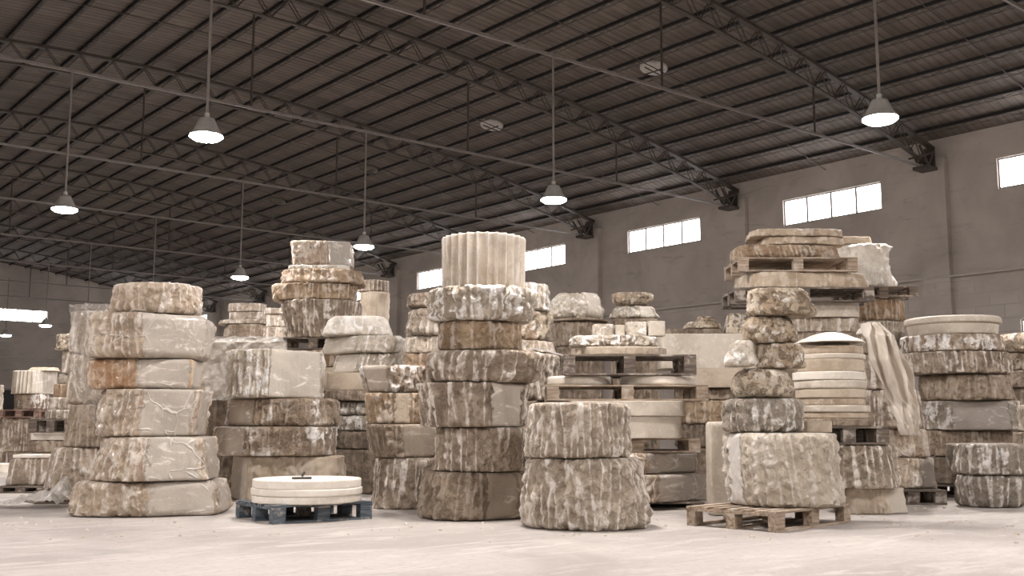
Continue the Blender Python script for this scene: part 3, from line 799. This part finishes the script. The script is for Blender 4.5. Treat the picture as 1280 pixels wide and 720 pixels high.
stack(12.9, .5, 'stones of the small upper pile on the dark pallet', [
 ('pallet','','',(702,862),None,443,'dark-edged pallet resting on the two thin white discs',dict(dep=.95,wood=WOODD)),
 ('stone_slab','slab','plain',(714,832),None,432,'flat grey-brown slab lying on the dark-edged pallet',dict(rr=.015,amp=.006,p=2.4,lump=.01)),
 ('stone_slab','slab','white',(712,822),(716,818),417,'rough white and tan slab beneath the small sawn cubes',dict(rr=.04,amp=.035,p=4)),
], z0=zI2)
zc = Z(417,12.4)
for (a, b, yt, mt, lab) in ((740,765,402,'white','leftmost small white sawn cube on the rough slab'), (766,779,403,'ivory','narrow striped sawn piece between the small cubes'),
                           (781,806,399,'white','sawn white cube with a tan side right of the striped piece'), (807,829,398,'ivory','rightmost small sawn cube with tan bands on the rough slab')):
    make_stone('marble_offcut','sawn',mt,(X(a,410,12.9),X(b,410,12.9)),(X(a,410,12.9),X(b,410,12.9)),zc,Z(yt,12.4),12.8,lab,'small sawn cubes',dict(d=.9 if b-a > 15 else 1.4,yaw=6))
# wood and stone bits inside the long pallet
# --- J, K behind
stack(15.7, .45, 'stones behind the pile of sawn cubes on its left', [
 ('stone_drum','drum','dark',(684,756),None,500,'dark drum low behind the pallets right of the central column',{}),
 ('stone_drum','drum','dark',(690,752),None,432,'dark drum behind the pallets, third below the white boulder',{}),
 ('stone_drum','drum','brown',(694,752),(690,756),400,'dark mottled drum under the big white boulder',dict(fl=.02)),
 ('stone_slab','disc','brown',(688,760),None,397,'thin dark round slab right beneath the big white boulder',dict(rr=.02)),
 ('boulder','boulder','white',(688,756),(694,750),361,'big white boulder right of the central column, against the far wall',dict(rr=.14,cuts=[(-40,.75)])),
])
stack(16.0, .45, 'stones behind the pile of sawn cubes on its right', [
 ('stone_drum','drum','dark',(766,824),None,500,'dark drum low behind the sawn cubes',{}),
 ('stone_drum','drum','brown',(764,822),None,430,'brown drum behind the slab with the sawn cubes',{}),
 ('stone_slab','slab','brown',(764,822),None,396,'brown slab directly behind the sawn cubes',{}),
 ('boulder','boulder','white',(757,822),(766,812),378,'white jagged stone behind the small sawn cubes',dict(rr=.08,cuts=[(-50,.8)])),
 ('boulder','boulder','bould',(768,812),(764,819),362,'flat lens-shaped tan stone on the white jagged one',dict(rr=.09,lump=.05)),
])
# --- Lx: column with the long white block
zL = stack(15.0, .45, 'stones under the long pale block', [
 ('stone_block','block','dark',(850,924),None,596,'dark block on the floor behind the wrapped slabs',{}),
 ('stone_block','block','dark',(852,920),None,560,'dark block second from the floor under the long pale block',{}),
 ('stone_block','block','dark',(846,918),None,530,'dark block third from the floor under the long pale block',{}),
 ('stone_block','block','tan',(842,922),None,500,'tan ribbed block beside the grey drum of the right boulder column',dict(fl=.03)),
 ('stone_block','block','brown',(846,916),None,484,'brown ribbed block just beneath the plain one under the long pale block',dict(fl=.03)),
 ('stone_block','sawn','plain',(842,926),None,460,'plain brown sawn block directly under the long pale block',{}),
 ('stone_block','sawn','ivory',(822,940),None,416,'long pale smooth block with white smears behind the pallets',dict(d=.5)),
])
z1 = Z(408,14.5)
make_stone('stone_slab','slab','dark',(X(826,410,15),X(902,410,15)),(X(826,410,15),X(902,410,15)),zL,z1,15.0,'thin dark slab lying on the long pale block','bits on the long pale block',dict(rr=.02,p=5,d=.5))
make_stone('boulder','boulder','bould',(X(854,405,15),X(902,405,15)),(X(858,405,15),X(898,405,15)),z1,Z(399,14.6),15.0,'low pale rubble stone on the thin dark slab','bits on the long pale block',dict(rr=.03,lump=.05))
make_stone('boulder','boulder','bould',(X(870,400,15),X(896,400,15)),(X(872,400,15),X(890,400,15)),Z(399,14.6),Z(392,14.6),15.0,'small orange rubble stone topmost on the long pale block','bits on the long pale block',dict(rr=.03,lump=.05))
make_stone('boulder','boulder','bould',(X(904,400,15),X(938,400,15)),(X(910,400,15),X(934,400,15)),zL,Z(388,14.6),15.0,'tilted pale stone behind the boulder column on the long block','bits on the long pale block',dict(rr=.05,lump=.06))

# --- M: pallet and boulder column
pallet(2.60, 10.70, 0, 1.42, 1.02, .19, math.radians(45), WOOD, 'weathered wooden pallet under the great pale drum at front right', nb=7)
zM = stack(10.72, .5, 'stones of the boulder column on the front pallet', [
 ('stone_drum','drum','palerough',(908,1053),(903,1040),541,'great pale drum with a flat left face on the front right pallet',dict(cuts=[(-160,.90)],fl=.02,rr=.06,amp=.03,d=.82)),
 ('stone_drum','drum','grey',(903,1004),(906,1002),497,'grey mottled drum resting on the great pale drum',dict(rr=.06,d=.8,fl=.01)),
 ('boulder','boulder','bould',(913,992),(920,984),458,'lens-shaped tan boulder fourth from the top of the boulder column',dict(rr=.09,bulge=.10,lump=.05)),
 ('boulder','boulder','bould',(946,1004),(944,1000),425,'squarish pale boulder in the middle of the boulder column',dict(rr=.05,lump=.05)),
 ('boulder','boulder','bould',(927,995),(930,988),390,'round tan boulder with a brown hollow, second from the top of its column',dict(rr=.08,lump=.06)),
 ('boulder','boulder','bould',(936,1018),(934,1004),354,'white and tan boulder topping the boulder column',dict(rr=.05,lump=.05)),
], z0=.19)
xa = X(897,440,10.72); xb = X(943,440,10.72)
make_stone('boulder','boulder','white',(xa,xb-.03),(xa+.12,xb-.05),Z(456.5,10.2),Z(421,10.2),10.56,'white knobbly boulder jutting left from the boulder column','stones of the boulder column on the front pallet',dict(rr=.06,lump=.05,d=.8))
# small block on the great drum at right, and leaning slab behind
make_stone('stone_block','sawn','plain',(X(1006,533,10.9),X(1039,533,10.9)),(X(1006,533,10.9),X(1039,533,10.9)),Z(541,10.22),Z(526,10.22),10.95,'small sawn block on the back right of the great pale drum','stones of the boulder column on the front pallet',{})
make_stone('stone_slab','sawn','ivory',(X(888,560,11.55),X(916,560,11.55)),(X(889,560,11.55),X(916,560,11.55)),0,Z(527,11.4),11.75,'upright smooth slab standing behind the great pale drum on its left','upright slab',dict(d=1.2,rr=.05))

# --- P / N : disc pile on streaked block
zN = stack(12.05, .5, 'layers of the round slab pile', [
 ('stone_block','block','plain',(1046,1132),(1046,1127),612,'sawn grey block with rusty streaks on the floor right of the front pallet',dict(cuts=[(-62,.72)],rr=.02)),
 ('stone_drum','drum','roughpale',(1018,1117),(1016,1113),556,'white-streaked drum right of the great pale drum',dict(fl=.04,p=3)),
 ('pallet','','',(1000,1096),None,533,'small dark pallet under the pile of round slabs',dict(wood=WOODD,dep=.8)),
 ('stone_slab','disc','brown',(1000,1087),None,523,'brown round slab lowest in the round slab pile',{}),
 ('stone_slab','disc','banded',(1000,1084),None,515,'tan round slab second from the bottom of the round slab pile',{}),
 ('stone_slab','disc','ivory',(998,1086),None,506,'pale round slab third from the bottom of the round slab pile',{}),
 ('stone_slab','disc','banded',(998,1080),None,497,'brown-banded round slab fourth from the bottom of the round slab pile',{}),
 ('stone_slab','disc','plain',(996,1081),None,485,'smooth grey round slab in the lower middle of the round slab pile',{}),
 ('stone_slab','disc','ivory',(994,1081),None,474,'rough-edged cream round slab in the middle of the round slab pile',dict(amp=.008,rr=.02)),
 ('stone_slab','disc','pale',(992,1079),None,463,'light marble round slab in the upper middle of the round slab pile',{}),
 ('stone_slab','disc','plain',(998,1078),None,447,'thick grey round slab in the upper part of the round slab pile',{}),
 ('stone_slab','disc','ivory',(1000,1080),None,440,'thin cream round slab third from the top of the round slab pile',{}),
 ('stone_slab','disc','banded',(1002,1077),None,430,'tan round slab just beneath the domed cap',{}),
 ('stone_slab','disc','ivory',(1030,1062),None,425,'short stone neck holding up the domed cap',{}),
])
zc2 = Z(425,11.55)
make_stone('marble_disc','disc','pale',(X(993,425,12.05),X(1081,425,12.05)),(X(1004,425,12.05),X(1070,425,12.05)),zc2,zc2+.055,12.05,'domed white marble cap on top of the round slab pile','layers of the round slab pile',dict(rr=.02,dome=.075))

# --- O: high pallet stack behind
zO = stack(14.85, .6, 'slabs of the highest pallet stack', [
 ('stone_block','block','dark',(975,1080),None,560,'dark block low behind the round slab pile',{}),
 ('stone_block','block','dark',(975,1080),None,480,'dark block behind the middle of the round slab pile',{}),
 ('stone_block','block','brown',(984,1072),None,413,'brown block right above and behind the domed cap',{}),
 ('stone_block','block','roughpale',(982,1066),None,394,'pale block with ribbed right part above the domed cap',dict(rr=.02,fl=.02)),
 ('stone_block','sawn','ivory',(978,1066),None,376,'smooth tan sawn block under the dark pallet right of the top boulder',{}),
 ('pallet','','',(910,1078),None,358,'dark lower pallet of the highest stack, behind the top boulder',dict(wood=WOODD,dep=1.0)),
 ('stone_slab','block','banded',(922,1080),(924,1074),338,'long tan slabs lying between the two pallets of the highest stack',dict(rr=.02,d=.55,amp=.012,yaw=5)),
 ('pallet','','',(914,1058),None,320,'weathered upper pallet of the highest stack under the windows',dict(dep=1.0)),
 ('stone_slab','slab','tan',(918,1046),(914,1040),302,'lumpy long slab on the upper pallet of the highest stack',dict(rr=.06,p=5,d=.6,lump=.05)),
 ('stone_slab','slab','banded',(944,1049),(950,1048),291,'orange-edged slab second from the top of the highest stack',dict(rr=.02,p=5,d=.6)),
 ('stone_slab','slab','banded',(932,1048),(936,1046),281,'topmost thin tan slab of the highest stack',dict(rr=.02,p=5,d=.55)),
])
stack(16.1, .5, 'stones of the column behind the highest pallet stack', [
 ('stone_drum','drum','dark',(1062,1126),None,560,'dark drum low behind the folded tarpaulin',{}),
 ('stone_drum','drum','dark',(1062,1126),None,480,'dark drum behind the upper tarpaulin',{}),
 ('stone_drum','drum','brown',(1062,1126),None,430,'brown drum behind the top of the tarpaulin',{}),
 ('stone_drum','drum','roughpale',(1064,1128),None,399,'pale ribbed drum right behind the top of the tarpaulin',dict(fl=.02)),
 ('stone_drum','drum','tan',(1066,1128),(1068,1125),370,'golden-tan ribbed drum under the white rock and its blackish pallet',dict(fl=.03,rr=.05)),
 ('pallet','','',(1050,1134),None,357,'blackish pallet under the sparkling white rock',dict(wood=WOODD,dep=.9)),
 ('boulder','boulder','snow',(1044,1113),(1050,1108),300,'sparkling white rock right of the highest pallet stack',dict(rr=.06,lump=.08,amp=.05)),
])
make_stone('stone_block','sawn','plain',(X(1046,295,16.1),X(1086,295,16.1)),(X(1046,295,16.1),X(1084,295,16.1)),Z(300,15.6),Z(291,15.6),16.1,'flat sawn piece on the left of the sparkling white rock','stones of the column behind the highest pallet stack',{})

# --- Q: tarp stack
stack(13.65, .5, 'stones under the tarpaulin', [
 ('pallet','','',(1086,1166),None,613,'dark pallet under the film-wrapped block at the right',dict(wood=WOODD,dep=.9)),
 ('stone_block','block','film',(1088,1168),(1092,1166),573,'film-wrapped grey block at the foot of the tarpaulin stack',dict(cuts=[(-50,.75)],rr=.04)),
 ('stone_block','block','film',(1086,1156),(1086,1152),536,'film-wrapped brown block second from the floor in the tarpaulin stack',dict(rr=.04)),
 ('stone_drum','drum','rough',(1082,1150),(1082,1146),486,'dark ribbed drum left of the lower tarpaulin',dict(fl=.05)),
 ('stone_drum','drum','rough',(1078,1140),(1078,1132),440,'ribbed drum left of the middle of the tarpaulin',dict(fl=.05)),
 ('stone_drum','drum','rough',(1076,1118),(1076,1112),414,'small drum under the upper end of the tarpaulin',dict(fl=.03)),
 ('stone_slab','disc','pale',(1070,1102),(1074,1098),406,'small pale plate on top of the tarpaulin stack',dict(rr=.02,dome=.02)),
])
# --- R: right column
stack(15.1, .65, 'stones of the right-hand column', [
 ('pallet','','',(1140,1250),None,607,'dark pallet in the shade under the right-hand column',dict(wood=WOODD,dep=1.1)),
 ('stone_block','block','dark',(1150,1252),None,571,'dark block lowest in the right-hand column',dict(rr=.04)),
 ('stone_block','block','brown',(1150,1256),(1152,1254),538,'plain brown block second from the floor in the right-hand column',dict(rr=.02,lump=.02)),
 ('stone_block','drum','grey',(1150,1274),(1154,1268),500,'wide grey-brown block with scratched face in the right-hand column',dict(cuts=[(-95,.72)],rr=.03)),
 ('stone_drum','drum','brown',(1150,1262),(1154,1256),466,'brown drum with a pale worn face in the right-hand column',dict(rr=.05)),
 ('stone_drum','drum','rough',(1131,1257),(1128,1256),438,'wide ribbed drum in the right-hand column',dict(fl=.045)),
 ('stone_drum','drum','patch',(1128,1252),(1130,1250),416,'mottled scalloped slab under the round top of the right-hand column',dict(fl=.03,rr=.04)),
 ('marble_disc','disc','ivory',(1140,1242),(1136,1244),402,'smooth pale base of the round top on the right-hand column',dict(rr=.02)),
 ('marble_disc','disc','ivory',(1133,1247),(1134,1246),393,'wide cream disc crowning the right-hand column',dict(rr=.03)),
])
# --- S: front right pair
stack(13.0, .42, 'front right pair of chiselled drums', [
 ('stone_drum','drum','grey',(1200,1276),(1196,1279),594,'lumpy drum on the floor at the front right',dict(rr=.07,lump=.06,p=2.6)),
 ('stone_drum','drum','grey',(1192,1280),(1194,1280),555,'chisel-ribbed block on the lumpy drum at the front right',dict(fl=.05,p=4)),
])
# --- T: right edge
stack(16.6, .5, 'stones at the right edge', [
 ('stone_block','block','dark',(1262,1340),None,540,'dark block low at the right edge behind the front pair',{}),
 ('stone_block','block','brown',(1262,1340),None,484,'brown block at the right edge of the photo',{}),
 ('stone_block','block','dark',(1256,1340),None,462,'dark block at the right edge beneath two lens-shaped stones',{}),
 ('boulder','boulder','bould',(1256,1330),(1260,1320),438,'lower lens-shaped tan stone at the right edge',dict(rr=.08)),
 ('boulder','boulder','bould',(1250,1330),(1256,1320),413,'upper lens-shaped stone at the right edge under the bright pane',dict(rr=.08)),
])
stack(13.5, .4, 'stones cut off by the right edge', [
 ('stone_drum','drum','roughpale',(1281,1350),None,592,'pale drum cut off by the right edge of the photo, on the floor',{}),
 ('stone_drum','drum','roughpale',(1284,1350),None,540,'pale drum cut off by the right edge, second from the floor',{}),
 ('stone_drum','drum','roughpale',(1276,1350),None,505,'pale drum cut off by the right edge, topmost',{}),
])
# --- U: far left
stack(24.2, .45, 'stones of the far left fluted stack', [
 ('stone_block','block','rough',(8,62),None,565,'rough block at the foot of the far left fluted stack',{}),
 ('stone_block','block','rough',(4,56),None,522,'rough square block under the red-edged pallet at the far left',{}),
 ('pallet','','',(8,60),None,512,'red-edged pallet in the far left fluted stack',dict(wood=WOODR,dep=.9)),
 ('stone_drum','drum','patch',(20,62),None,492,'white-patched drum beneath the far left fluted drum',{}),
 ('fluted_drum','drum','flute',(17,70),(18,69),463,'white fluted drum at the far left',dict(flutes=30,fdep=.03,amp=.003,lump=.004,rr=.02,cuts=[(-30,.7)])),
 ('stone_slab','slab','plain',(36,74),(40,70),458,'thin slab lying on the far left fluted drum',dict(rr=.02)),
])
stack(15.8, .4, 'low stack at the left edge', [
 ('pallet','','',(8,72),None,608,'dark pallet under the low ridged block at the left',dict(wood=WOODD,dep=.8)),
 ('stone_block','block','rough',(14,72),(18,70),573,'low ridged block with white plates on it at the left',dict(rr=.05,fl=.03)),
 ('stone_slab','sawn','pale',(22,70),None,569,'thin white plate on the low ridged block at the left',{}),
])
stack(18.2, .4, 'slab stack behind the hanging plastic', [
 ('stone_block','block','brown',(44,106),None,566,'brown block on the floor behind the low ridged block',{}),
 ('stone_block','block','brown',(42,104),None,550,'brown block under the white-edged slab behind the hanging plastic',{}),
 ('stone_slab','sawn','pale',(46,104),None,541,'white-edged slab left of the hanging plastic',{}),
 ('pallet','','',(50,104),None,524,'dark pallet left of the hanging plastic',dict(wood=WOODD,dep=.9)),
 ('stone_slab','slab','roughpale',(60,104),None,512,'pale slab on the dark pallet left of the hanging plastic',{}),
 ('stone_block','block','roughpale',(66,106),None,496,'pale block left of the hanging plastic at mid height',{}),
 ('stone_block','block','tan',(70,106),None,479,'tan block under the white egg-shaped stone',{}),
 ('boulder','boulder','white',(71,90),(74,88),465,'white egg-shaped stone left of the hanging plastic',dict(rr=.10)),
 ('stone_block','block','roughpale',(80,106),None,437,'narrow pale block beside the hanging plastic',{}),
 ('boulder','boulder','bould',(74,106),(72,104),415,'pale crumpled stone jutting left of the hanging plastic',dict(rr=.06)),
])
stack(21.5, .4, 'pale plates at the left edge', [
 ('stone_slab','slab','pale',(-40,22),None,592,'pale plate on the floor cut off by the left edge',dict(rr=.02)),
 ('stone_slab','slab','pale',(-40,14),None,580,'second pale plate cut off by the left edge, on the first',dict(rr=.02)),
])
stack(27.0, .4, 'drums cut off by the left edge', [
 ('stone_drum','drum','rough',(-40,4),None,530,'rough drum cut off by the left edge, lower one',{}),
 ('stone_drum','drum','roughpale',(-40,2),None,480,'rough drum cut off by the left edge, upper one',{}),
])

# ------------------------------------------------------------------ soft things
def sheet(name, rows, m, lab, cat, nu=60, nv=80, fold=.05, nf=5, crump=.05, thick=.004, bulge=.12, seed=0, slant=0.0):
    """rows: (py, px0, px1, Y) down the sheet; folds run along it"""
    vs = []; fs = []
    def R(t):
        k = t*(len(rows)-1); i = min(int(k), len(rows)-2); f = k-i; f = f*f*(3-2*f)*.5+f*.5
        return [rows[i][j]*(1-f)+rows[i+1][j]*f for j in range(4)]
    for j in range(nv+1):
        py, x0, x1, Y = R(j/nv)
        for i in range(nu+1):
            u = i/nu; px = x0+(x1-x0)*u
            P = Vector((u*3.1+seed, j/nv*3.5, seed*1.7))
            wob = fbm(P*1.6, 3)
            d = fold*math.sin(2*PI*nf*(u+slant*j/nv) + 3.0*noise.noise(P*1.2)) * (.5+.5*math.sin(PI*min(1, .15+j/nv)))
            YY = Y - bulge*math.sin(PI*u) + d + crump*wob + .3*crump*noise.noise(P*6)
            ex = 2.5*noise.noise(Vector((seed+4.0*i/nu*0+ (0 if u < .5 else 9), j/nv*7, 0)))
            vs.append((X(px+ex*(2*abs(u-.5)), py, Y), YY, Z(py + 3*noise.noise(Vector((u*6, seed, 0)))*(1 if j in (0, nv) else .3), Y)))
    for j in range(nv):
        for i in range(nu):
            a = j*(nu+1)+i; fs.append((a, a+nu+1, a+nu+2, a+1))
    mb = MB(); mb.add(vs, fs); o = mb.build(name, m, smooth=True)
    if thick:
        s_ = o.modifiers.new('thickness', 'SOLIDIFY'); s_.thickness = thick
    return tag(o, lab, cat)
sheet('tarpaulin', [(409,1078,1098,13.52),(404,1077,1099,13.16),(420,1082,1118,12.98),(450,1088,1132,12.98),(480,1100,1142,12.98),(505,1112,1148,12.98),(528,1122,1150,12.96),(544,1128,1150,12.98)],
      CLOTH, 'folded beige tarpaulin hanging diagonally down the stack right of the round slabs', 'tarpaulin', fold=.075, nf=3, crump=.08, thick=.006, bulge=.12, seed=3, slant=.5)
sheet('plastic_film', [(388,92,152,13.6),(381,88,152,13.12),(400,93,152,13.0),(430,90,150,12.98),(460,87,146,12.95),(490,96,148,12.95),(515,108,150,13.0),(545,126,152,13.05)],
      FILM, 'clear crumpled plastic film hanging from the stack left of the film-wrapped column', 'plastic film', fold=.05, nf=5, crump=.09, thick=0, bulge=.12, seed=11)
sheet('plastic_sheet', [(421,262,352,15.5),(428,254,358,15.22),(450,252,358,15.2),(475,253,356,15.18),(500,256,352,15.2)],
      FILMG, 'cloudy grey plastic sheet draped over the block between the two left columns', 'plastic sheet', fold=.05, nf=4, crump=.10, thick=0, bulge=.08, seed=21, slant=1.2)
# crumpled film lying on the floor at the left, climbing the pallet
vs = []; fs = []; nu = 60; nv = 40
for j in range(nv+1):
    for i in range(nu+1):
        u, v = i/nu, j/nv
        x = -6.55 + 1.15*u + .15*noise.noise(Vector((v*3, 7, 0))); y = 12.55 + .55*v
        h = .46*(max(0, u-.12)**1.3)*(.35+.65*v) * (1 if u < .9 else 1-(u-.9)*6)
        h *= .75+.5*noise.noise(Vector((u*5, v*5, 2)))
        z = .012 + max(0, h) + .05*abs(noise.noise(Vector((u*14, v*9, 5))))
        vs.append((x, y, z))
for j in range(nv):
    for i in range(nu):
        a = j*(nu+1)+i; fs.append((a, a+1, a+nu+2, a+nu+1))
mb = MB(); mb.add(vs, fs); tag(mb.build('plastic_film', FILMG, smooth=True), 'crumpled plastic film heaped on the floor at the left', 'plastic film')
# white strip sticking out of the stack behind the central column
m = MB(); Y = 13.62
pts_ = [(664,436),(676,437),(690,441),(707,446)]
pts_ = [Vector((X(a,b,Y), Y-.05*i, Z(b,Y))) for i, (a, b) in enumerate(pts_)]
for p, q in zip(pts_, pts_[1:]): m.bar(p, q, .03, .018)
tag(m.build('packing_strap', VENTM), 'white packing strap sticking out right of the central column', 'strap')

# ------------------------------------------------------------------ rubble and chips on the floor
mb = MB(); rnd = random.Random(5)
def chip(x, y, r):
    if any(abs(x-f[0]) < f[2]+r and abs(y-f[1]) < f[3]+r for f in FOOT): return
    n_ = 7; vs = []
    for k, (zz_, rr_) in enumerate(((0, 1), (.5, .85), (.8, .35))):
        for i in range(n_):
            t = 2*PI*i/n_; q = r*rr_*rnd.uniform(.7, 1.2); vs.append((x+q*math.cos(t), y+q*math.sin(t)*.8, zz_*r*rnd.uniform(.7,1.1)))
    fs = [(k*n_+i, k*n_+(i+1) % n_, (k+1)*n_+(i+1) % n_, (k+1)*n_+i) for k in range(2) for i in range(n_)] + [tuple(range(2*n_, 3*n_))]
    mb.add(vs, fs)
for k in range(420):
    x = rnd.uniform(-7, 7); y = rnd.choice([rnd.uniform(9.0, 13.5), rnd.uniform(9.4, 11.0), rnd.gauss(11.0, .8)])
    chip(x, y, rnd.choice([.006, .008, .011, .014, .02]) * (1.4 if rnd.random() < .08 else 1))
for k in range(60): chip(rnd.uniform(.9, 2.3), rnd.uniform(9.9, 10.6), rnd.uniform(.01, .035))
for k in range(40): chip(rnd.uniform(4.4, 6.6), rnd.uniform(12.2, 13.6), rnd.uniform(.01, .03))
tag(mb.build('stone_rubble', M['ivory']), 'stone chips and crumbs scattered over the dusty floor', 'rubble', kind='stuff')
